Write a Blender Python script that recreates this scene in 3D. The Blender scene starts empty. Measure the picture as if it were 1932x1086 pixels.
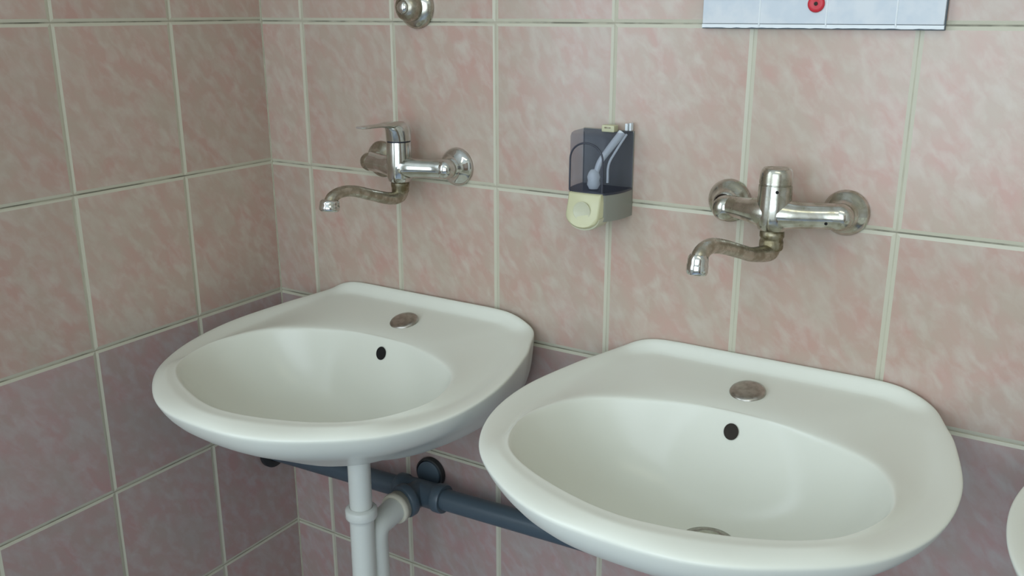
import bpy, bmesh, math, random
from mathutils import Vector, Matrix
import numpy as np
random.seed(7)
S = bpy.context.scene
COL = S.collection

# ------------------------------------------------------------------ camera
cam_d = bpy.data.cameras.new('camera')
cam = bpy.data.objects.new('camera', cam_d); COL.objects.link(cam)
cr = Vector((0.8465, 0.5325, -0.0014)).normalized()
cf = Vector((-0.5106, 0.8110, -0.2854)); cf = (cf - cr*cf.dot(cr)).normalized()
cu = cr.cross(cf)
m = Matrix((cr, cu, -cf)).transposed().to_4x4(); m.translation = Vector((1.2955, -1.2230, 0.0192))
cam.matrix_world = m
cam_d.sensor_width = 36.0; cam_d.lens = 32.829; cam_d.clip_start = .02
S.camera = cam
# ------------------------------------------------------------------ world and exposure
w = bpy.data.worlds.new('overcast_sky'); S.world = w; w.use_nodes = True
w.node_tree.nodes['Background'].inputs[0].default_value = (.62, .76, 1, 1)
w.node_tree.nodes['Background'].inputs[1].default_value = 1.2
S.view_settings.view_transform = 'Standard'; S.view_settings.look = 'None'
S.view_settings.exposure = -0.09; S.view_settings.gamma = 1.0; S.view_settings.use_curve_mapping = False
def area(name, loc, rot, sx, sy, power, col):
    l = bpy.data.lights.new(name, 'AREA'); l.shape = 'RECTANGLE'; l.size = sx; l.size_y = sy; l.energy = power; l.color = col
    o = bpy.data.objects.new(name, l); COL.objects.link(o); o.location = loc; o.rotation_euler = rot; return o
PI = math.pi
# daylight through the window in the left wall, beyond the tiled corner
area('window_daylight', (-.05, -1.62, .33), (0, -PI/2, 0), 1.4, 1.2, 20, (.80, .92, 1.0))
# fill light for the left wall, set in an added, unseen rear window
area('rear_fill_light', (1.40, -2.94, .15), (PI/2, 0, 0), 2.1, 1.7, 46, (.82, .93, 1.0))
# yellowish fill from above, an added lamp out of view
area('ceiling_fill_light', (1.6, -1.3, 1.20), (0, 0, 0), 1.2, .3, 4.0, (1.0, .98, .72))

# ------------------------------------------------------------------ materials
def mat(name):
    m = bpy.data.materials.new(name); m.use_nodes = True
    nt = m.node_tree; return m, nt, nt.nodes['Principled BSDF']
def simple(name, col, rough=.4, metal=0., coat=0., bump=0., bscale=200.):
    m, nt, b = mat(name)
    b.inputs['Base Color'].default_value = (*col, 1); b.inputs['Roughness'].default_value = rough
    b.inputs['Metallic'].default_value = metal; b.inputs['Coat Weight'].default_value = coat
    b.inputs['Coat Roughness'].default_value = .06
    if bump:
        n = nt.nodes.new('ShaderNodeTexNoise'); n.inputs['Scale'].default_value = bscale
        tc = nt.nodes.new('ShaderNodeTexCoord'); nt.links.new(tc.outputs['Object'], n.inputs['Vector'])
        bp = nt.nodes.new('ShaderNodeBump'); bp.inputs['Strength'].default_value = bump; bp.inputs['Distance'].default_value = .002
        nt.links.new(n.outputs['Fac'], bp.inputs['Height']); nt.links.new(bp.outputs['Normal'], b.inputs['Normal'])
    return m
def mottled(name, c1, c2, scale, rough, metal=0., lo=.4, hi=.6, rough2=None):
    m, nt, b = mat(name); L = nt.links
    tc = nt.nodes.new('ShaderNodeTexCoord'); n = nt.nodes.new('ShaderNodeTexNoise')
    n.inputs['Scale'].default_value = scale; n.inputs['Detail'].default_value = 5
    L.new(tc.outputs['Object'], n.inputs['Vector'])
    r = nt.nodes.new('ShaderNodeValToRGB'); r.color_ramp.elements[0].position = lo; r.color_ramp.elements[1].position = hi
    r.color_ramp.elements[0].color = (*c1, 1); r.color_ramp.elements[1].color = (*c2, 1)
    L.new(n.outputs['Fac'], r.inputs['Fac']); L.new(r.outputs['Color'], b.inputs['Base Color'])
    b.inputs['Roughness'].default_value = rough; b.inputs['Metallic'].default_value = metal
    if rough2 is not None:
        mr = nt.nodes.new('ShaderNodeMapRange'); mr.inputs[1].default_value = lo; mr.inputs[2].default_value = hi
        mr.inputs[3].default_value = rough; mr.inputs[4].default_value = rough2
        L.new(n.outputs['Fac'], mr.inputs[0]); L.new(mr.outputs[0], b.inputs['Roughness'])
    return m
def tile_mat(name, base, pink, pale, grey):
    m, nt, b = mat(name); L = nt.links; N = nt.nodes.new
    tc = N('ShaderNodeTexCoord'); oi = N('ShaderNodeObjectInfo')
    sc = N('ShaderNodeMath'); sc.operation = 'MULTIPLY'; sc.inputs[1].default_value = 37.0; L.new(oi.outputs['Random'], sc.inputs[0])
    cb = N('ShaderNodeCombineXYZ'); L.new(sc.outputs[0], cb.inputs[0]); L.new(sc.outputs[0], cb.inputs[1]); L.new(sc.outputs[0], cb.inputs[2])
    m0 = N('ShaderNodeMapping'); m0.inputs['Rotation'].default_value = (0, math.radians(35), 0); L.new(tc.outputs['Object'], m0.inputs['Vector'])
    mp = N('ShaderNodeMapping'); mp.inputs['Scale'].default_value = (1.0, 1, .56); L.new(m0.outputs[0], mp.inputs['Vector'])
    ad = N('ShaderNodeVectorMath'); ad.operation = 'ADD'; L.new(mp.outputs[0], ad.inputs[0]); L.new(cb.outputs[0], ad.inputs[1])
    def noise(s, d, dist=0.):
        n = N('ShaderNodeTexNoise'); n.inputs['Scale'].default_value = s; n.inputs['Detail'].default_value = d; n.inputs['Distortion'].default_value = dist
        L.new(ad.outputs[0], n.inputs['Vector']); return n
    def ramp(n, a, c, mx=1.):
        r = N('ShaderNodeMapRange'); r.inputs[1].default_value = a; r.inputs[2].default_value = c; r.inputs[4].default_value = mx
        L.new(n.outputs['Fac'], r.inputs[0]); return r
    def mix(f, a, col):
        x = N('ShaderNodeMix'); x.data_type = 'RGBA'; L.new(f.outputs[0], x.inputs[0]); L.new(a, x.inputs[6]); x.inputs[7].default_value = (*col, 1); return x.outputs[2]
    rgb = N('ShaderNodeRGB'); rgb.outputs[0].default_value = (*base, 1)
    c = mix(ramp(noise(26, 5, .3), .36, .66), rgb.outputs[0], pink)
    c = mix(ramp(noise(60, 6, .3), .43, .74, .72), c, pale)
    c = mix(ramp(noise(17, 4), .42, .72, .5), c, grey)
    # slight tone difference from tile to tile
    mr = N('ShaderNodeMapRange'); mr.inputs[3].default_value = .95; mr.inputs[4].default_value = 1.05; L.new(oi.outputs['Random'], mr.inputs[0])
    hs = N('ShaderNodeHueSaturation'); L.new(c, hs.inputs['Color']); L.new(mr.outputs[0], hs.inputs['Value'])
    L.new(hs.outputs[0], b.inputs['Base Color'])
    b.inputs['Roughness'].default_value = .22
    nb = noise(9, 2)
    bp = N('ShaderNodeBump'); bp.inputs['Strength'].default_value = .12; bp.inputs['Distance'].default_value = .001
    L.new(nb.outputs['Fac'], bp.inputs['Height']); L.new(bp.outputs['Normal'], b.inputs['Normal'])
    return m
M = {}
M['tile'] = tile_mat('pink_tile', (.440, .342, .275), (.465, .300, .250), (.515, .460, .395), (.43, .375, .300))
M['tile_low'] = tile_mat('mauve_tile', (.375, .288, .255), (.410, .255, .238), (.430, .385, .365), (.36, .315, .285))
M['rim'] = simple('tile_edge_glaze', (.50, .48, .375), .4)
M['grout'] = mottled('grout', (.47, .45, .345), (.42, .39, .30), 30, .8)
M['grout_dark'] = mottled('grout_dark', (.22, .21, .16), (.50, .47, .37), 17, .85, lo=.42, hi=.56)
M['ceramic'] = simple('sanitary_ceramic', (.70, .715, .63), .26)
M['ceramic'].node_tree.nodes['Principled BSDF'].inputs['Specular IOR Level'].default_value = .38
M['chrome'] = mottled('chrome', (.66, .68, .67), (.52, .52, .47), 45, .07, 1., rough2=.16)
M['chrome_worn'] = mottled('worn_chrome', (.42, .405, .33), (.60, .60, .55), 60, .28, 1., rough2=.14)
M['chrome_dull'] = mottled('scaled_chrome', (.33, .30, .23), (.48, .46, .39), 90, .38, 1., rough2=.26)
M['brass'] = mottled('scaled_collar', (.20, .17, .10), (.38, .35, .26), 120, .42, 1.)
M['steel'] = mottled('dull_steel', (.36, .34, .30), (.46, .44, .40), 120, .30, 1.)
M['dark'] = simple('dark_hole', (.004, .003, .003), .9)
M['gunk'] = simple('brown_hole', (.020, .015, .010), .8)
M['pvc'] = simple('white_plastic', (.66, .68, .62), .35)
M['pvc_old'] = simple('yellowed_plastic', (.60, .57, .46), .4)
M['grey_pipe'] = simple('grey_drain_pipe', (.060, .085, .105), .36)
M['rubber'] = simple('black_rubber', (.015, .017, .018), .5)
M['cream'] = simple('cream_plastic', (.55, .54, .34), .38)
M['cream_light'] = simple('pale_cream_plastic', (.52, .52, .38), .4)
M['grey_plastic'] = simple('grey_plastic', (.23, .235, .20), .33)
M['ring'] = simple('dark_plastic_edge', (.03, .034, .05), .3)
M['board'] = mottled('white_panel', (.53, .58, .62), (.60, .63, .65), 40, .5)
M['board_edge'] = simple('panel_edge', (.10, .13, .15), .6)
M['groove'] = simple('panel_groove', (.72, .76, .77), .5)
M['red'] = simple('red_plastic', (.55, .02, .035), .4)
M['plaster'] = simple('painted_plaster', (.62, .60, .54), .8)
M['ceiling'] = simple('white_ceiling', (.75, .75, .72), .9)
M['floor'] = mottled('floor_tile', (.27, .32, .41), (.31, .36, .45), 8, .35)
M['frame'] = simple('window_frame', (.75, .75, .72), .4)
M['door'] = simple('door_wood', (.16, .10, .06), .4)
# smoked see-through plastic of the dispenser tank
m_, nt_, b_ = mat('smoked_plastic'); M['smoke'] = m_
tr = nt_.nodes.new('ShaderNodeBsdfTransparent'); tr.inputs[0].default_value = (.80, .81, .85, 1)
mx = nt_.nodes.new('ShaderNodeMixShader'); mx.inputs[0].default_value = .14
b_.inputs['Base Color'].default_value = (.10, .11, .15, 1); b_.inputs['Roughness'].default_value = .12
nt_.links.new(tr.outputs[0], mx.inputs[1]); nt_.links.new(b_.outputs[0], mx.inputs[2])
nt_.links.new(mx.outputs[0], nt_.nodes['Material Output'].inputs[0])
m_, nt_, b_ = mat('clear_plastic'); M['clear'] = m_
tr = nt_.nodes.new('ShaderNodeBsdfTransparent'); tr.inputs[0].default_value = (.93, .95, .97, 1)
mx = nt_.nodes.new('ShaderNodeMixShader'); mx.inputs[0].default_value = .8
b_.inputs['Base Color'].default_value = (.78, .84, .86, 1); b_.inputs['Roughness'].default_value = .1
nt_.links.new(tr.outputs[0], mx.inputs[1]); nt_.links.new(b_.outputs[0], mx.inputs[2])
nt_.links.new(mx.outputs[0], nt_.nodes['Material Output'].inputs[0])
m_, nt_, b_ = mat('window_glass'); M['glass'] = m_
tr = nt_.nodes.new('ShaderNodeBsdfTransparent')
mx = nt_.nodes.new('ShaderNodeMixShader'); mx.inputs[0].default_value = .08
b_.inputs['Roughness'].default_value = .02
nt_.links.new(tr.outputs[0], mx.inputs[1]); nt_.links.new(b_.outputs[0], mx.inputs[2])
nt_.links.new(mx.outputs[0], nt_.nodes['Material Output'].inputs[0])

# ------------------------------------------------------------------ helpers
def obj(name, bm, mats, parent=None, smooth=True, loc=None):
    me = bpy.data.meshes.new(name); bm.normal_update(); bm.to_mesh(me); bm.free()
    for k in (mats if isinstance(mats, (list, tuple)) else [mats]): me.materials.append(M[k])
    if smooth:
        for p in me.polygons: p.use_smooth = True
        try: me.set_sharp_from_angle(angle=math.radians(50))
        except Exception: pass
    o = bpy.data.objects.new(name, me); COL.objects.link(o)
    if parent: o.parent = parent
    if loc: o.location = loc
    return o
def thing(name, label, cat, loc=(0, 0, 0), group=None):
    o = bpy.data.objects.new(name, None); COL.objects.link(o); o.location = loc; o.empty_display_size = .05
    o['label'] = label; o['category'] = cat
    if group: o['group'] = group
    return o
def structure(o): o['kind'] = 'structure'; return o
def box(bm, x0, x1, y0, y1, z0, z1, mi=0, bev=0.):
    g = bmesh.ops.create_cube(bm, size=1)['verts']
    for v in g: v.co = Vector(((x0+x1)/2+v.co.x*(x1-x0), (y0+y1)/2+v.co.y*(y1-y0), (z0+z1)/2+v.co.z*(z1-z0)))
    fs = set(f for v in g for f in v.link_faces)
    for f in fs: f.material_index = mi
    if bev:
        es = list(set(e for v in g for e in v.link_edges))
        bmesh.ops.bevel(bm, geom=es, offset=bev, segments=2, affect='EDGES', profile=.6, clamp_overlap=True)
    return bm
def frame_of(d):
    d = Vector(d).normalized(); a = Vector((0, 0, 1)) if abs(d.z) < .9 else Vector((1, 0, 0))
    u = d.cross(a).normalized(); return u, d.cross(u).normalized(), d
def lathe(bm, prof, org, d, seg=40, mi=0):
    """prof: (radius, distance along d); ends with radius 0 close"""
    u, v, d = frame_of(d); org = Vector(org); rings = []
    for r, h in prof:
        c = org + d*h
        if r < 1e-6: rings.append([bm.verts.new(c)])
        else: rings.append([bm.verts.new(c + (u*math.cos(2*PI*k/seg) + v*math.sin(2*PI*k/seg))*r) for k in range(seg)])
    for a, b in zip(rings, rings[1:]):
        for k in range(seg):
            k2 = (k+1) % seg
            if len(a) == 1 and len(b) == 1: continue
            if len(a) == 1: f = bm.faces.new((a[0], b[k2], b[k]))
            elif len(b) == 1: f = bm.faces.new((a[k], a[k2], b[0]))
            else: f = bm.faces.new((a[k], a[k2], b[k2], b[k]))
            f.material_index = mi
    return bm
def crom(P, n=6):
    P = [np.array(p, float) for p in P]; Q = [2*P[0]-P[1]] + P + [2*P[-1]-P[-2]]; out = []
    for i in range(1, len(Q)-2):
        a, b, c, d = Q[i-1:i+3]
        for k in range(n):
            t = k/n; out.append(.5*(2*b+(c-a)*t+(2*a-5*b+4*c-d)*t*t+(3*b-a-3*c+d)*t**3))
    out.append(P[-1]); return out
def tube(bm, pts, rad, seg=24, n=6, caps=True, mi=0, sq=None):
    """pts (x,y,z), rad per point; parallel-transport frame"""
    rr = rad if isinstance(rad, (list, tuple)) else [rad]*len(pts)
    P = crom([(*p, r) for p, r in zip(pts, rr)], n)
    u = None; rings = []
    for i, p in enumerate(P):
        c = Vector(p[:3]); a = Vector(P[max(i-1, 0)][:3]); b = Vector(P[min(i+1, len(P)-1)][:3]); t = (b-a).normalized()
        if u is None: u = frame_of(t)[0]
        u = (u - t*u.dot(t)).normalized(); v = t.cross(u)
        rings.append([bm.verts.new(c + (u*math.cos(2*PI*k/seg) + v*math.sin(2*PI*k/seg)*(sq or 1.))*p[3]) for k in range(seg)])
    for a, b in zip(rings, rings[1:]):
        for k in range(seg):
            f = bm.faces.new((a[k], a[(k+1) % seg], b[(k+1) % seg], b[k])); f.material_index = mi
    if caps:
        for r_, fl in ((rings[0], True), (rings[-1], False)):
            f = bm.faces.new(r_[::-1] if fl else r_); f.material_index = mi
    return bm

# ------------------------------------------------------------------ setting: back wall, left wall with their tiles
VX = [.0975, .2974, .4964, .6956, .8946, 1.0951] + [1.0951+.1998*k for k in range(1, 8)]       # upright joints, back wall
VL = [.1968, .4011, .6008, .8005]                                                     # upright joints, left wall
ZB = [.5010, .2508, .0010, -.2490, -.4970, -.7462, -.9968, -1.2465]
ZL = [.5020, .2520, .0022, -.2476, -.4963, -.7452, -.9955, -1.2455]
FLOOR, CEIL = -1.33, 1.22
XR, YB = 2.62, -2.9
HG_H, HG_V, RIM, D = .0010, .0006, .0045, .0035
def tile_mesh(wd, ht, key):
    """glazed tile, paler bevelled edges; local x across, z up, front face at y=0"""
    bm = bmesh.new(); x, z = wd/2, ht/2
    def ring(ix, y): return [bm.verts.new((sx*(x-ix), y, sz*(z-ix))) for sx, sz in ((-1, -1), (1, -1), (1, 1), (-1, 1))]
    r0, r1, r2 = ring(0, D), ring(0, .0011), ring(RIM, 0)
    for a, b in ((r0, r1), (r1, r2)):
        for k in range(4):
            f = bm.faces.new((a[k], a[(k+1) % 4], b[(k+1) % 4], b[k])); f.material_index = 1
    f = bm.faces.new(r2)
    me = bpy.data.meshes.new('tile'); bm.normal_update(); bm.to_mesh(me); bm.free()
    me.materials.append(M[key]); me.materials.append(M['rim']); return me
cache = {}
def add_tile(parent, cx, cz, wd, ht, key, left, rnd):
    k = (round(wd, 4), round(ht, 4), key)
    if k not in cache: cache[k] = tile_mesh(wd, ht, key)
    o = bpy.data.objects.new('tile', cache[k]); COL.objects.link(o); o.parent = parent
    dp = rnd.uniform(-.0004, .0004)
    if left: o.location = (dp, -cx, cz); o.rotation_euler = (rnd.uniform(-.0012, .0012), rnd.uniform(-.0012, .0012), PI/2)
    else: o.location = (cx, dp, cz); o.rotation_euler = (rnd.uniform(-.0012, .0012), 0, rnd.uniform(-.0012, .0012))
def tiled_wall(name, xs, zs, left, x_end, top):
    """concrete slab with grout lines (dark band in the level joints) and the tiles one by one"""
    bm = bmesh.new(); dep = .12
    L = x_end
    def P(a, d, z): return (-d, -a, z) if left else (a, d, z)
    def q(a0, a1, d0, d1, z0, z1, mi):
        A, B = P(a0, d0, z0), P(a1, d1, z1)
        box(bm, min(A[0], B[0]), max(A[0], B[0]), min(A[1], B[1]), max(A[1], B[1]), z0, z1, mi)
    q(-(.12 if not left else 0), L, D, dep, FLOOR-.1, CEIL+.1, 0)
    zz = [z for z in zs if z < top+.01]
    for i in range(len(zz)+1):
        hi = zz[i-1] if i else top; lo = zz[i] if i < len(zz) else FLOOR
        if hi-lo < .01: continue
        q(0, L, .0012, D+.001, lo+HG_H, hi-HG_H, 0)
    for z in zz: q(0, L, .0026, D+.001, z-HG_H, z+HG_H, 1)
    if not left: box(bm, -.003, .0012, -.0012, .003, FLOOR, top, 0)
    if top < CEIL: q(0, L, 0.0, D+.001, top, CEIL, 2)
    o = structure(obj(name, bm, ['grout', 'grout_dark', 'plaster'], smooth=False))
    rnd = random.Random(5 if left else 9)
    ed = [-.0025] + xs + [L]
    for i in range(len(ed)-1):
        x0 = ed[i]+(HG_V if i else 0); x1 = ed[i+1]-(HG_V if i < len(ed)-2 else 0)
        for j in range(len(zz)+1):
            hi = zz[j-1] if j else top; lo = zz[j] if j < len(zz) else FLOOR
            if hi-lo < .02 or x1-x0 < .01: continue
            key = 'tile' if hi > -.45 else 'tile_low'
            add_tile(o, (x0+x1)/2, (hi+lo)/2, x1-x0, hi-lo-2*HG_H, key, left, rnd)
    return o
tiled_wall('wall_back', VX[:-1], ZB, False, XR, .7515)
WL0, WL1, WZ0, WZ1 = .96, 2.28, -.42, 1.08      # window opening in the left wall: distance from the corner, height
# left wall: tiled up to the window, plaster around and below the window
wl = tiled_wall('wall_left', VL, ZL, True, WL0, .752)
bm = bmesh.new()
box(bm, -.12, 0, -WL1, -WL0, FLOOR-.1, WZ0); box(bm, -.12, 0, -WL1, -WL0, WZ1, CEIL+.1); box(bm, -.12, 0, YB, -WL1, FLOOR-.1, CEIL+.1)
structure(obj('wall_left', bm, 'plaster', smooth=False))
bm = bmesh.new(); box(bm, XR, XR+.1, YB, .12, FLOOR-.1, CEIL+.1); structure(obj('wall_right', bm, 'plaster', smooth=False))
bm = bmesh.new(); RX0, RX1, RZ0, RZ1 = .30, 2.50, -.75, 1.05
box(bm, -.12, RX0, YB-.1, YB, FLOOR-.1, CEIL+.1); box(bm, RX1, XR+.1, YB-.1, YB, FLOOR-.1, CEIL+.1)
box(bm, RX0, RX1, YB-.1, YB, FLOOR-.1, RZ0); box(bm, RX0, RX1, YB-.1, YB, RZ1, CEIL+.1); structure(obj('wall_rear', bm, 'plaster', smooth=False))
bm = bmesh.new(); box(bm, -.12, XR+.1, YB-.1, .12, FLOOR-.1, FLOOR); structure(obj('floor', bm, 'floor', smooth=False))
bm = bmesh.new(); box(bm, -.12, XR+.1, YB-.1, .12, CEIL, CEIL+.1); structure(obj('ceiling', bm, 'ceiling', smooth=False))
# window with frame, mullion and pane
bm = bmesh.new()
for a in ((-WL1, -WL1+.05, WZ0, WZ1), (-WL0-.05, -WL0, WZ0, WZ1), (-WL1+.05, -WL0-.05, WZ0, WZ0+.05), (-WL1+.05, -WL0-.05, WZ1-.05, WZ1), (-1.645, -1.595, WZ0+.05, WZ1-.05)):
    box(bm, -.045, -.005, a[0], a[1], a[2], a[3], bev=.004)
wn = structure(obj('window_1', bm, 'frame', smooth=False))
bm = bmesh.new(); box(bm, -.028, -.024, -WL1+.05, -WL0-.05, WZ0+.05, WZ1-.05); obj('window_pane', bm, 'glass', wn, smooth=False)
bm = bmesh.new()  # rear window, unseen, added to carry the fill light
for a in ((RX0, RX0+.05, RZ0, RZ1), (RX1-.05, RX1, RZ0, RZ1), (RX0+.05, RX1-.05, RZ0, RZ0+.05), (RX0+.05, RX1-.05, RZ1-.05, RZ1), (1.375, 1.425, RZ0+.05, RZ1-.05)):
    box(bm, a[0], a[1], YB-.035, YB+.005, a[2], a[3], bev=.004)
wn = structure(obj('fill_window', bm, 'frame', smooth=False))
bm = bmesh.new(); box(bm, RX0+.05, RX1-.05, YB-.017, YB-.013, RZ0+.05, RZ1-.05); obj('window_pane', bm, 'glass', wn, smooth=False)
# dark wooden door in the right wall
bm = bmesh.new(); box(bm, XR-.045, XR, -2.3, -1.45, FLOOR, .72, bev=.006); dr = structure(obj('door_1', bm, 'door', smooth=False))
bm = bmesh.new(); lathe(bm, [(0, 0), (.02, 0), (.02, .008), (.008, .01), (.008, .04), (0, .04)], (XR-.045, -1.54, -.3), (-1, 0, 0), 20)
tube(bm, [(XR-.083, -1.54, -.3), (XR-.085, -1.60, -.3), (XR-.083, -1.65, -.3)], .008, 12); obj('door_handle', bm, 'chrome', dr)

# ------------------------------------------------------------------ wash basins
KO = [(0, 0, .0345), (.07, 0, .0345), (.137, 0, .0345), (.172, -.001, .0325), (.198, -.003, .0255), (.2215, -.009, .0140), (.2400, -.046, .0085), (.2582, -.092, .0045), (.2801, -.1941, -.0017),
      (.2714, -.2934, -.0075), (.2281, -.3795, -.0100), (.1556, -.4443, -.0075), (.0821, -.4801, -.0060), (0, -.4890, -.0054)]
KE = [(0, -.022, .0165), (.12, -.022, .0165), (.163, -.024, .0155), (.194, -.040, .0100), (.221, -.083, .0015), (.240, -.165, -.0070), (.2430, -.240, -.0095), (.225, -.315, -.007),
      (.196, -.386, .0015), (.113, -.440, .0028), (0, -.470, .006)]
KB = [(0, -.1215, .0005), (.1015, -.138, 0), (.1845, -.180, -.001), (.2190, -.2456, -.001), (.2195, -.3074, 0), (.1840, -.3760, .001), (.1075, -.4210, .001), (0, -.4500, .004)]
def mirror_curve(K, n):
    pts = [tuple(p) for p in K] + [(-x, y, z) for x, y, z in K[-2:0:-1]]
    Q = np.array(pts); m_ = len(Q); out = []
    for i in range(m_):
        a, b, c, d = Q[(i-1) % m_], Q[i], Q[(i+1) % m_], Q[(i+2) % m_]
        for k in range(n):
            t = k/n; out.append(.5*(2*b+(c-a)*t+(2*a-5*b+4*c-d)*t*t+(3*b-a-3*c+d)*t**3))
    return np.array(out)
def ray_hit(curve, c, ang):
    dx, dy = math.cos(ang), math.sin(ang); best = None
    A = curve; B = np.roll(curve, -1, 0)
    ex, ey = B[:, 0]-A[:, 0], B[:, 1]-A[:, 1]
    den = dx*ey-dy*ex; den[np.abs(den) < 1e-12] = 1e-12
    px, py = A[:, 0]-c[0], A[:, 1]-c[1]
    t = (px*ey-py*ex)/den; s = (px*dy-py*dx)/den
    ok = (s >= -1e-6) & (s <= 1+1e-6) & (t > 0)
    i = int(np.argmax(np.where(ok, t, -1))); return A[i]+(B[i]-A[i])*s[i]
DR = np.array([.012, -.232]); DRZ = -.133
def smooth(a, b, x):
    t = min(max((x-a)/(b-a), 0), 1); return t*t*(3-2*t)
def basin_mesh():
    O = mirror_curve(KO, 6); E = mirror_curve(KE, 12); B = mirror_curve(KB, 12); c = (0., -.255)
    cols = []
    for p in O:
        ang = math.atan2(p[1]-c[1], p[0]-c[0])
        e = ray_hit(E, c, ang); b = ray_hit(B, c, ang)
        col = []
        # underside, from the outlet outwards and up
        wb = smooth(-.34, .0, p[1]); Dp = np.array([0., -.205])
        T = [(1, .9, -.172), (.88, .7, -.170), (.72, .42, -.157), (.55, .25, -.132), (.38, .12, -.099), (.225, .05, -.069), (.100, .025, -.046), (.032, .010, -.022), (.007, .002, -.0055)]
        for s, sb, z in T:
            if s == 1: xy = Dp*(1-wb)*1 + np.array([p[0]*.25, p[1]])*wb + (1-wb)*(p[:2]-Dp)*.12
            else:
                k = s*(1-wb)+sb*wb
                xy = Dp+(p[:2]-Dp)*(1-k); xy = np.array([xy[0], xy[1]*(1-wb)+p[1]*wb])
            z = z*.975; zz = z+p[2]*(1-min(1, -z/.1))
            col.append((xy[0], xy[1], zz))
        col.append(tuple(p))
        back = smooth(-.06, 0, p[1])
        g = e-p
        
        for s, h in ((.07, .0018), (.24, .0028), (.50, .0026), (.80, .0010)):
            q = p+g*s; sh = 0
            if back > 0: # upstand: level top, then slope down to the deck
                zt = p[2]+(e[2]-p[2])*{.07: 0, .24: .04, .50: .50, .80: .97}[s]
                q = np.array([q[0], q[1], q[2]*(1-back)+zt*back]); h *= 1-back*(s > .4)
            col.append((q[0], q[1], q[2]+h*(1-.4*back)))
        col.append(tuple(e))
        g = b-e; ln = math.hypot(g[0], g[1])
        for s in (.3, .7): q = e+g*s; col.append((q[0], q[1], q[2]+.0012*(1 if s > .5 else -.5)*(ln > .03)))
        q = e+g*.9; col.append((q[0], q[1], q[2]+.001))
        col.append((b[0], b[1], b[2]-.0012))
        v = np.array([DR[0], DR[1]])-b[:2]; run = math.hypot(*v); dirv = v/run
        r1 = .034
        LV = [(.012, -.004), (.03, -.011), (.055, -.020), (.09, -.032), (.13, -.045), (.18, -.059), (.24, -.074), (.30, -.086), (.37, -.096), (.45, -.1045), (.54, -.1115), (.64, -.118), (.76, -.1245), (.88, -.129), (1, -.132)]
        for s, z in LV:
            xy = b[:2]+dirv*(run-r1)*s
            zb = -.106*max(0, (-.1235-xy[1]))/.0465
            zz = b[2]*(1-s)+z; d = zb-zz
            k = .012
            zz = zz + (d+math.sqrt(d*d+k*k))/2 if True else zz
            zz = min(zz, b[2]-.0012-.3*run*s*0) 
            if s > .97: zz = -.132
            col.append((xy[0], xy[1], zz))
        cols.append(col)
    bm = bmesh.new(); V = [[bm.verts.new(q) for q in col] for col in cols]; n = len(V); k = len(V[0])
    for i in range(n):
        a, b = V[i], V[(i+1) % n]
        for j in range(k-1): bm.faces.new((a[j], a[j+1], b[j+1], b[j]))
    cb = bm.verts.new((0, -.205, -.172)); ct = bm.verts.new((DR[0], DR[1], -.134))
    for i in range(n):
        bm.faces.new((V[i][0], V[(i+1) % n][0], cb)); bm.faces.new((V[(i+1) % n][-1], V[i][-1], ct))
    bmesh.ops.recalc_face_normals(bm, faces=bm.faces[:])
    return bm
def make_basin(label, x, y, z, rot, group, hole_at=(-.002, -.073, .0102)):
    t = thing('wash_basin', label, 'sink', (x, y, z), group); t.rotation_euler = rot
    bs = obj('basin', basin_mesh(), 'ceramic', t)
    for p in bs.data.polygons: p.use_smooth = True
    if 'sharp_edge' in bs.data.attributes: bs.data.attributes.remove(bs.data.attributes['sharp_edge'])
    md = bs.modifiers.new('subdivision', 'SUBSURF'); md.levels = 1; md.render_levels = 1
    nrm = Vector((0, -.26, 1)).normalized()
    # domed chrome cover over the tap hole
    bm = bmesh.new(); lathe(bm, [(0, -.002), (.0235, -.002), (.0240, .001), (.0228, .0028), (.019, .0040), (.010, .0048), (0, .0050)], hole_at, nrm, 36)
    obj('tap_hole_cover', bm, 'steel', t)
    return t
def basin_details(t, hole, dx=0.):
    n2 = Vector((0, -1, .43)).normalized()
    c = Vector((dx, -.1335, -.0245))+n2*.0016
    bm = bmesh.new(); lathe(bm, [(0, -.010), (.0075, -.010), (.0086, -.001), (.0098, .0012), (.0092, .0018), (.0084, .0016), (0, .0014)], c, n2, 28)
    for v in bm.verts: v.co.z = c.z+(v.co.z-c.z)*1.12
    obj('overflow_hole', bm, hole, t)
    bm = bmesh.new(); lathe(bm, [(0, -.006), (.033, -.006), (.0345, .0006), (.033, .0022), (.029, .0028), (.024, .0012), (.021, -.002), (0, -.003)], (DR[0], DR[1], DRZ+.0015), (0, 0, 1), 40)
    dn = obj('drain', bm, 'steel', t)
    bm = bmesh.new(); lathe(bm, [(0, 0), (.016, 0), (.0205, .004), (.0215, .007), (.018, .010), (.009, .0125), (0, .013)], (DR[0], DR[1], DRZ-.002), (0, 0, 1), 32)
    obj('plug', bm, 'chrome_worn', dn)
r_ = math.radians
b1 = make_basin('white wall-hung wash basin in the corner, with a white trap pipe below it', .3575, -.0045, -.4835, (r_(1.8), r_(-.45), r_(-1.35)), 'wash basins', (.006, -.071, .0107))
basin_details(b1, 'dark', .009)
b2 = make_basin('large white wall-hung wash basin nearest the camera, under the tap without a lever', .948, -.0025, -.4820, (r_(-.85), r_(-.3), r_(-.5)), 'wash basins')
basin_details(b2, 'gunk')
b3 = make_basin('white wash basin of which only the left edge shows at the right picture edge', 1.552, -.001, -.482, (0, 0, 0), 'wash basins')
basin_details(b3, 'dark')

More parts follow.
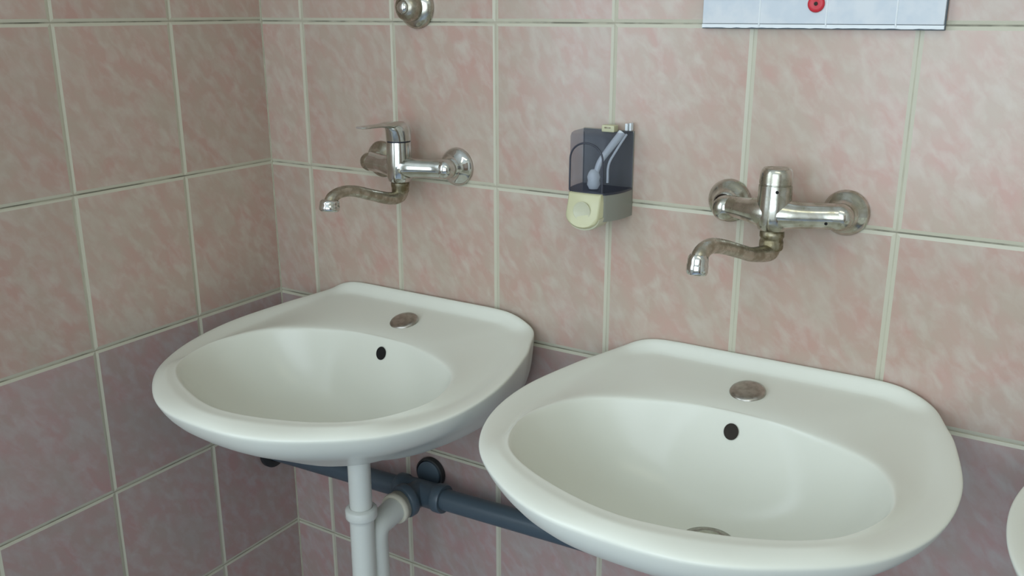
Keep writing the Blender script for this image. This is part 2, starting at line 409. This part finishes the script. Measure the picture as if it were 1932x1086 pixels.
# ------------------------------------------------------------------ drain pipes under the corner basin
TX = .3585
t = thing('drain_trap', 'white plastic drain trap hanging under the corner wash basin', 'pipe', (TX, -.2, -.655))
def loc(*p): return (p[0]-TX, p[1]+.2, p[2]+.655)
bm = bmesh.new(); lathe(bm, [(0, .0), (.0185, 0), (.0185, .165), (0, .165)], loc(TX, -.2, -.6600), (0, 0, -1), 32); obj('inlet_pipe', bm, 'pvc', t)
bm = bmesh.new(); lathe(bm, [(.0190, -.002), (.0245, .0), (.0262, .002), (.0262, .015), (.0250, .017), (.0215, .0185), (.0200, .024), (.018, .024)], loc(TX, -.2, -.762), (0, 0, -1), 36)
obj('collar', bm, 'pvc', t)
bm = bmesh.new()
yr = -.168
tube(bm, [loc(TX, -.2, -.780), loc(TX, -.2, -.84), loc(TX, -.2, -.91), loc(TX, -.197, -.935), loc(TX, (-.2+yr)/2, -.948), loc(TX, yr-.003, -.935), loc(TX, yr, -.91), loc(TX, yr, -.86), loc(TX, yr, -.832),
          loc(TX, yr+.008, -.814), loc(TX, -.128, -.808), loc(TX-.002, -.108, -.807)],
     [.0200, .0200, .0200, .0200, .0200, .0205, .0212, .0212, .0212, .0215, .0215, .0215], 32, 6)
obj('trap_bend', bm, 'pvc', t)
bm = bmesh.new(); lathe(bm, [(.0215, 0), (.0262, 0), (.0275, .002), (.0275, .008), (.0262, .0095), (.0262, .020), (.0245, .022), (.02, .022)], loc(TX-.001, -.117, -.807), (-.04, 1, 0), 36)
obj('union_nut', bm, 'pvc_old', t)
# grey waste pipe along the wall
P0 = Vector((.0, -.058, -.812)); P1 = Vector((1.48, -.058, -.755)); ax = (P1-P0).normalized(); Ltot = (P1-P0).length
t = thing('waste_pipe', 'dark grey waste pipe running level along the tiles behind the basins', 'pipe', P0)
def onp(s): return ax*s
bm = bmesh.new(); lathe(bm, [(0, .002), (.0188, .002), (.0188, .345), (0, .345)], (0, 0, 0), ax, 32); obj('pipe', bm, 'grey_pipe', t)
bm = bmesh.new(); lathe(bm, [(0, .395), (.0188, .395), (.0188, Ltot), (0, Ltot)], (0, 0, 0), ax, 32); obj('pipe', bm, 'grey_pipe', t)
bm = bmesh.new(); lathe(bm, [(0, .001), (.030, .001), (.033, .003), (.033, .010), (.022, .014), (.02, .014)], (0, 0, 0), ax, 32); obj('wall_collar', bm, 'rubber', t)
bm = bmesh.new()
def soc(a, b_, r=.0265): return [(.0195, a), (r-.002, a), (r, a+.003), (r, b_-.003), (r-.002, b_), (.0195, b_)]
lathe(bm, [(.0185, .322), (.0245, .322), (.0260, .325), (.0260, .336), (.0245, .339), (.0230, .341), (.0230, .404), (.0245, .406), (.0258, .409), (.0258, .421), (.0245, .424), (.0185, .424)], (0, 0, 0), ax, 36)
c = onp(.369)
lathe(bm, [(.02, 0), (.0240, .0), (.0240, .020), (.0285, .024), (.0300, .027), (.0300, .037), (.0285, .039), (.0215, .039), (.0215, .030)], c, (-.22, -1, -.10), 36)
tee = obj('tee_fitting', bm, 'grey_pipe', t)
bm = bmesh.new(); w0 = Vector((.3540, -.001, -.7870))-P0
lathe(bm, [(.016, .0), (.0290, .0), (.0300, .004), (.0290, .010), (.0260, .011), (.0255, .006)], w0, (0, -1, 0), 40); obj('wall_ring', bm, 'rubber', t)
bm = bmesh.new(); lathe(bm, [(0, 0), (.0240, 0), (.0240, .012), (.0230, .0145), (.018, .0155), (0, .0155)], w0, (.05, -1, .12), 40); cp = obj('end_cap', bm, 'grey_pipe', t)

# ------------------------------------------------------------------ wall taps
def rosette(parent, x, z, r, key='chrome_worn'):
    bm = bmesh.new(); lathe(bm, [(r*.92, 0), (r, .001), (r*1.0, .0035), (r*.93, .007), (r*.80, .0105), (r*.66, .014), (r*.55, .019), (r*.50, .024), (r*.44, .025)], (x, 0, z), (0, -1, 0), 44)
    return obj('escutcheon', bm, key, parent)
def wall_tap(name, label, x, z, half, by, worn):
    """tap body with two wall unions; local origin on the wall between the unions"""
    t = thing(name, label, 'tap', (x, 0, z), None)
    K = 'chrome_worn' if worn else 'chrome'; ey = -.032
    for s in (-1, 1):
        rosette(t, s*half, 0, .0305 if not worn else .0295, 'chrome_dull' if s < 0 and not worn else K)
        R_ = .0156 if not worn else .0172
        bm = bmesh.new(); lathe(bm, [(.0125, .010), (.0130, .018), (R_*.9, -ey-.012), (R_*.98, -ey-.006), (R_, -ey), (R_*.96, -ey+.007), (R_*.78, -ey+.0125), (R_*.4, -ey+.0160), (0, -ey+.0168)], (s*half+(.0055 if worn and s < 0 else 0), 0, -.0045 if worn and s < 0 else 0), (0, -1, 0), 36)
        obj('union', bm, 'chrome_dull' if s < 0 and not worn else K, t)
    # cross arm swelling into the upright body
    bm = bmesh.new()
    ml = lambda k: by+(ey-by)*k
    pts = [(sx*half*a, ml(k), 0) for sx, a, k in ((-1, .80 if worn else 1.0, .8 if worn else 1), (-1, .66, .60), (-1, .45, .30), (-1, .22, .08), (1, 0, 0), (1, .22, .08), (1, .45, .30), (1, .75, .72), (1, 1.0, 1))]
    tube(bm, pts, [r*(1.14 if worn else 1.05) for r in (.0150 if not worn else .0122, .0146 if not worn else .0125, .0148 if not worn else .0138, .0168, .0185, .0168, .0148, .0146, .0150)], 32, 5); obj('cross_arm', bm, K, t)
    return t
def spout(t, pts, rad, aer, adir, K1, key_aer, fr=1., fh=1.):
    bm = bmesh.new(); tube(bm, pts, rad, 28, 6); obj('spout', bm, K1, t)
    bm = bmesh.new(); lathe(bm, [(r*fr, h*fh) for r, h in [(0, -.004), (.0095, -.004), (.0115, -.001), (.0122, .002), (.0122, .0075), (.0128, .0085), (.0128, .0165), (.0116, .0195), (.0098, .0200), (.0090, .0175), (0, .0170)]], aer, adir, 32)
    obj('aerator', bm, key_aer, t)
# --- tap 1: lever mixer above the corner basin
X1, Z1, Y1 = .3445, -.2230, -.052
t = wall_tap('mixer_tap', 'chrome wall tap with a flat lever, above the corner basin', X1, Z1, .0775, Y1, False)
bm = bmesh.new(); lathe(bm, [(0, -.0245), (.0150, -.0245), (.0185, -.022), (.0205, -.015), (.0208, .005), (.0203, .024), (.0200, .0405), (.0190, .0412), (0, .0412)], (0, Y1, 0), (0, 0, 1), 40)
obj('tap_body', bm, 'chrome', t)
bm = bmesh.new(); lathe(bm, [(0, .0410), (.0188, .0410), (.0188, .0428), (0, .0428)], (0, Y1, 0), (0, 0, 1), 36); obj('joint_ring', bm, 'ring', t)
# lever: domed cap drawn out to a flat blade towards the room
bm = bmesh.new()
seg = 40; rings = []
for r, h, pull in ((.0200, .0428, 0), (.0202, .051, .10), (.0198, .059, .35), (.0185, .0655, .8), (.0150, .0700, 1), (.0085, .0722, 1), (0.001, .0728, 1)):
    rg = []
    for k in range(seg):
        a = 2*PI*k/seg; cx, cy = math.cos(a)*r, math.sin(a)*r
        if cy > 0: pass
        f = max(0, -math.sin(a))
        ext = pull*.010*f**2 if r > .002 else 0
        rg.append(bm.verts.new((cx, Y1+cy-ext, h - (.004*max(0, math.sin(a)) if h > .05 and r > .01 else 0))))
    rings.append(rg)
for a_, b_ in zip(rings, rings[1:]):
    for k in range(seg): bm.faces.new((a_[k], a_[(k+1) % seg], b_[(k+1) % seg], b_[k]))
bm.faces.new(rings[-1])
head = obj('lever_head', bm, 'chrome', t)
bm = bmesh.new()
prof = [(-.010, .0130, .0615, .0680), (-.022, .0125, .0600, .0684), (-.036, .0112, .0625, .0682), (-.050, .0100, .0640, .0680), (-.066, .0094, .0645, .0682), (-.080, .0096, .0648, .0686), (-.090, .0088, .0655, .0686), (-.094, .0055, .0662, .0684)]
rings = []
for y, wdt, zl, zh in prof:
    zc, hh = (zl+zh)/2, (zh-zl)/2*1.35
    rings.append([bm.verts.new((math.copysign(abs(math.cos(2*PI*k/20))**.7, math.cos(2*PI*k/20))*wdt, Y1+y, zc+.0045+math.copysign(abs(math.sin(2*PI*k/20))**.8, math.sin(2*PI*k/20))*hh)) for k in range(20)])
for a_, b_ in zip(rings, rings[1:]):
    for k in range(20): bm.faces.new((a_[k], a_[(k+1) % 20], b_[(k+1) % 20], b_[k]))
bm.faces.new(rings[0][::-1]); bm.faces.new(rings[-1]); bmesh.ops.recalc_face_normals(bm, faces=bm.faces[:])
obj('lever', bm, 'chrome', t)
bm = bmesh.new(); lathe(bm, [(0, -.0415), (.0128, -.0415), (.0142, -.039), (.0142, -.032), (.0150, -.031), (.0150, -.025), (.012, -.023), (0, -.023)], (0, Y1, 0), (0, 0, 1), 32); obj('spout_collar', bm, 'brass', t)
def rel(p, x, z): return (p[0]-x, p[1], p[2]-z)
sp = [(.3445, -.052, -.256), (.3445, -.0520, -.2635), (.3443, -.0575, -.2700), (.3425, -.0776, -.2705), (.3392, -.1165, -.2590), (.3366, -.1500, -.2480), (.3350, -.1716, -.2445), (.3337, -.1870, -.2455), (.3328, -.1985, -.2500), (.3324, -.204, -.2570)]
spout(t, [rel(p, X1, Z1) for p in sp], [.0128, .0126, .0115, .0100, .0092, .0088, .0086, .0087, .0092, .0098], rel((.3324, -.2045, -.2550), X1, Z1), (-.02, -.10, -1), 'chrome_dull', 'chrome', 1.2, .72)
# --- tap 2: mixer without its lever
X2, Z2, Y2 = .9550, -.2305, -.055
t = wall_tap('mixer_tap', 'worn chrome wall tap with its lever missing, above the right basin', X2, Z2, .0773, Y2, True)
bm = bmesh.new(); lathe(bm, [(0, -.0225), (.0140, -.0225), (.0185, -.0200), (.0215, -.0130), (.0222, -.003), (.0215, .012), (.0210, .030), (.0209, .0372), (.0200, .0376), (.0200, .0386), (.0208, .0392), (.0205, .0470), (.0200, .0520), (.0188, .0562), (.0172, .0580), (.0162, .0574), (0, .0568)], (0, Y2, 0), (0, 0, 1), 44)
obj('tap_body', bm, 'chrome_worn', t)
bm = bmesh.new(); lathe(bm, [(0, .0566), (.0145, .0566), (.0145, .0577), (.004, .0581), (0, .0577)], (0, Y2, 0), (0, 0, 1), 32); obj('cap_disc', bm, 'chrome_dull', t)
bm = bmesh.new(); lathe(bm, [(0, 0), (.0020, 0), (.0020, .001), (0, .001)], (.0080, Y2-.0194, .031), (.4, -1, 0), 14); obj('screw_hole', bm, 'dark', t)
bm = bmesh.new(); lathe(bm, [(0, 0), (.0019, 0), (.0019, .0012), (0, .0012)], (.0655, -.0518, -.0060), (.15, -1, -.35), 14); obj('screw_hole', bm, 'dark', t)
bm = bmesh.new(); lathe(bm, [(0, -.047), (.0140, -.047), (.0152, -.045), (.0152, -.036), (.0142, -.0345), (.0142, -.0315), (.0155, -.030), (.0155, -.024), (.013, -.021), (0, -.021)], (0, Y2, 0), (0, 0, 1), 32); obj('spout_collar', bm, 'brass', t)
sp = [(.9550, -.055, -.268), (.9550, -.0560, -.2745), (.9540, -.0630, -.2805), (.9451, -.0977, -.2765), (.9394, -.1226, -.2685), (.9292, -.1620, -.2550), (.9235, -.1880, -.2490), (.9203, -.2020, -.2505), (.9187, -.2110, -.2555), (.9182, -.2150, -.2620)]
spout(t, [rel(p, X2, Z2) for p in sp], [.0136, .0130, .0114, .0094, .0089, .0091, .0095, .0097, .0100, .0104], rel((.9181, -.2155, -.2580), X2, Z2), (-.02, -.10, -1), 'chrome_dull', 'chrome')

# ------------------------------------------------------------------ capped valve high on the wall
t = thing('stop_valve', 'round chrome valve rosette on the upper wall, cut by the top picture edge', 'valve', (.3500, 0, .0230))
bm = bmesh.new(); lathe(bm, [(.031, 0), (.0325, .001), (.0325, .005), (.0300, .0095), (.0245, .0130), (.0200, .0150), (.015, .016)], (0, 0, 0), (0, -1, 0), 44); obj('rosette', bm, 'chrome_worn', t)
bm = bmesh.new(); lathe(bm, [(.0205, .012), (.0215, .018), (.0215, .026), (.0195, .032), (.0150, .0365), (.0115, .038), (.0108, .0365), (0, .0365)], (0, 0, 0), (0, -1, 0), 40); obj('bell_cap', bm, 'chrome_dull', t)
bm = bmesh.new(); lathe(bm, [(.0100, .034), (.0100, .0385), (.0085, .0410), (.005, .0425), (0, .043)], (0, 0, 0), (0, -1, 0), 32); obj('cap_button', bm, 'chrome', t)

# ------------------------------------------------------------------ soap dispenser
SX, SZ = .6920, -.141
t = thing('soap_dispenser', 'wall soap dispenser with smoked tank and cream push button, between the taps', 'soap dispenser', (SX, 0, SZ))
def plan(hw_back, hw_front, d, bulge, n=6):
    """half outline from the wall forwards, mirrored; list of (x, y)"""
    R = [(hw_back, 0), (hw_back*1.0, -d*.35), (hw_back*.93, -d*.62), (hw_front+.0045, -d*.86), (hw_front, -d*.945), (hw_front*.6, -d*.985-bulge), (0, -d-bulge)]
    pts = [tuple(p) for p in crom(R, n)]
    return pts + [(-x, y) for x, y in pts[-2::-1]]
def prism(bm, outline, z0, z1, top_in=.0, close=True, zfun=None, mi=0):
    lay = [(z0, .0), (z1-.004 if top_in else z1, .0)] + ([(z1-.001, .4), (z1, 1.)] if top_in else [])
    rings = []
    for z, k in lay:
        rings.append([bm.verts.new((x*(1-top_in*k), y*(1-top_in*k*.8), z+(zfun(x, y) if zfun else 0))) for x, y in outline])
    for a, b in zip(rings, rings[1:]):
        for i in range(len(a)-1): bm.faces.new((a[i], a[i+1], b[i+1], b[i]))
        bm.faces.new((a[-1], a[0], b[0], b[-1]))
    if close: bm.faces.new(rings[0][::-1]); bm.faces.new(rings[-1])
    bmesh.ops.recalc_face_normals(bm, faces=bm.faces[:]); return bm
DD = .070
bm = bmesh.new(); box(bm, -.0405, .0405, -.004, 0, -.127, -.0050, bev=.0012); obj('back_plate', bm, 'grey_plastic', t, smooth=False)
tank_o = plan(.0405, .0262, DD, .0)
bm = bmesh.new(); prism(bm, [(x, min(y, -.0042)) for x, y in tank_o], -.0855, -.0055, top_in=.05); obj('tank', bm, 'smoke', t)
bm = bmesh.new(); prism(bm, [(x*1.008, min(y*1.008, -.0042)) for x, y in tank_o], -.0885, -.0857); obj('tank_band', bm, 'ring', t)
low_o = [(x*.995, min(y*.985, -.0042)) for x, y in tank_o]
bm = bmesh.new(); prism(bm, low_o, -.1265, -.0888); obj('housing', bm, 'grey_plastic', t)
# cream push button: rounded tongue, thicker towards the foot
bm = bmesh.new(); fr = []
out = []
for k in range(0, 25):
    a = PI+PI*k/24; out.append((.0260*math.cos(a), -.1170+.0195*math.sin(a)))
out = [(-.0250, -.0870)] + [(-.0256, -.100)] + out + [(.0262, -.100)] + [(.0255, -.0870)]
def blade(bm, out, y_back, yf, inset, cy):
    rb = [bm.verts.new((x, y_back, z)) for x, z in out]
    rf = [bm.verts.new((x, yf(z), z)) for x, z in out]
    ri = [bm.verts.new((x*(1-inset), yf(z)-.0025, cy+(z-cy)*(1-inset))) for x, z in out]
    for a, b in ((rb, rf), (rf, ri)):
        for i in range(len(a)): bm.faces.new((a[i], a[(i+1) % len(a)], b[(i+1) % len(a)], b[i]))
    bm.faces.new(rb[::-1]); bm.faces.new(ri); bmesh.ops.recalc_face_normals(bm, faces=bm.faces[:])
blade(bm, out, -.040, lambda z: -DD-.0025-.0075*smooth(-.087, -.125, z), .10, -.11)
pb = obj('push_button', bm, 'cream', t)
bm = bmesh.new(); lathe(bm, [(0, 0), (.0130, 0), (.0138, .0008), (.0130, .0014), (.0118, .0008), (0, .0006)], (0, -DD-.0102, -.1115), (0, -1, 0), 32); obj('finger_pad', bm, 'cream_light', pb)
# lip of the outlet under the button
bm = bmesh.new(); blade(bm, [(x*1.04, z-.0035) for x, z in out if z < -.1], -.045, lambda z: -DD-.004, .05, -.125); obj('outlet_lip', bm, 'cream_light', t)
# arched rib on the front of the tank
arch = [(-.0258, -.0850), (-.0258, -.062), (-.0256, -.044)] + [(.0256*math.cos(PI-PI*k/12), -.0405+.0235*math.sin(PI-PI*k/12)) for k in range(0, 13)] + [(.0256, -.044), (.0258, -.062), (.0258, -.0850)]
bm = bmesh.new(); tube(bm, [(x, -DD*.985-.0008-.001*(1-abs(x)/.0258), z) for x, z in arch], .0013, 10, 2); obj('arched_rib', bm, 'ring', t)
# seam down the middle of the front
bm = bmesh.new(); tube(bm, [(-.004, -DD-.0002, -.001), (-.004, -DD-.0002, -.045), (-.004, -DD-.0002, -.084)], .0005, 8, 2); obj('seam', bm, 'ring', t)
# clear pump tubes imitating bright diagonal reflections in the tank, with bellows
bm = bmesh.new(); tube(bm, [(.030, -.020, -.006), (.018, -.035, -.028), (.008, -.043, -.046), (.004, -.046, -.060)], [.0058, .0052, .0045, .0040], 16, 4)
tube(bm, [(.036, -.018, -.008), (.026, -.032, -.032), (.020, -.040, -.050), (.020, -.042, -.075)], .0018, 10, 4); obj('glint_tube', bm, 'clear', t)
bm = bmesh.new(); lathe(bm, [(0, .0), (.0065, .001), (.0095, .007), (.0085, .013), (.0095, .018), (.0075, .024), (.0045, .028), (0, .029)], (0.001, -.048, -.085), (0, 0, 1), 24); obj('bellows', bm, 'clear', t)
bm = bmesh.new(); box(bm, -.0010, .0190, -.024, -.010, -.0065, .0034, bev=.0018); cp = obj('filler_cap', bm, 'cream', t, smooth=False)
bm = bmesh.new(); box(bm, .004, .0135, -.0244, -.0235, -.0012, .0012); obj('cap_slot', bm, 'brass', cp, smooth=False)
bm = bmesh.new()
for y0, y1 in ((-.013, -.004),): box(bm, .0305, .0345, y0, y1, -.004, .006, bev=.0008)
box(bm, .0365, .0395, -.012, -.004, -.004, .007, bev=.0008); obj('hinge_clip', bm, 'clear', t, smooth=False)

# ------------------------------------------------------------------ white panel board with a red button
t = thing('panel_board', 'white board of upright panels with a red round button, at the top right', 'board', (.828, 0, -.0035))
bm = bmesh.new(); box(bm, -.0012, .2945, -.0070, -.0005, -.0012, .34, bev=.0008); obj('backing', bm, 'board_edge', t, smooth=False)
xe = [0.0, .0760, .1594, .2407, .2939]
for i in range(4):
    bm = bmesh.new(); box(bm, xe[i]+.0005, xe[i+1]-.0005, -.0112, -.0065, .0052, .339, bev=.0008); obj('panel', bm, 'board', t, smooth=False)
    if i < 3:
        bm = bmesh.new(); tube(bm, [(xe[i+1], -.0108, .002), (xe[i+1], -.0108, .1), (xe[i+1], -.0108, .338)], .0011, 8, 2); obj('bead', bm, 'groove', t)
bm = bmesh.new(); n = 44
tp = [bm.verts.new((.2939*k/n, -.0108, .0046)) for k in range(n+1)]
rr = random.Random(3)
bt = [bm.verts.new((.2939*k/n, -.0108, -.0002+.0009*rr.random())) for k in range(n+1)]
tb = [bm.verts.new((v.co.x, -.0082, v.co.z)) for v in tp]; bb = [bm.verts.new((v.co.x, -.0082, v.co.z)) for v in bt]
for k in range(n):
    bm.faces.new((bt[k], bt[k+1], tp[k+1], tp[k])); bm.faces.new((tp[k], tp[k+1], tb[k+1], tb[k])); bm.faces.new((bb[k+1], bt[k+1], bt[k], bb[k])[::-1]); bm.faces.new((tb[k], tb[k+1], bb[k+1], bb[k]))
bm.faces.new((tp[0], tb[0], bb[0], bt[0])); bm.faces.new((bt[-1], bb[-1], tb[-1], tp[-1])); bmesh.ops.recalc_face_normals(bm, faces=bm.faces[:])
obj('bottom_strip', bm, 'groove', t, smooth=False)
bm = bmesh.new(); lathe(bm, [(0, 0), (.0102, 0), (.0104, .0015), (.0090, .0032), (.0055, .0036), (.0035, .0030), (0, .0030)], (.1463, -.0112, .0292), (0, -1, 0), 32); rb = obj('button', bm, 'red', t)
rb['label'] = 'red round button'
bm = bmesh.new(); lathe(bm, [(0, 0), (.0024, 0), (.0022, .0012), (0, .0016)], (.1463, -.0141, .0292), (0, -1, 0), 18); obj('screw_head', bm, 'gunk', rb)
# housing for the added, unseen ceiling fill light
t = thing('ceiling_fill_lamp', 'long white fill lamp added on the ceiling, out of view', 'lamp', (1.6, -1.3, CEIL))
bm = bmesh.new(); box(bm, -.62, .62, -.16, .16, -.012, 0, bev=.003); obj('housing', bm, 'frame', t, smooth=False)
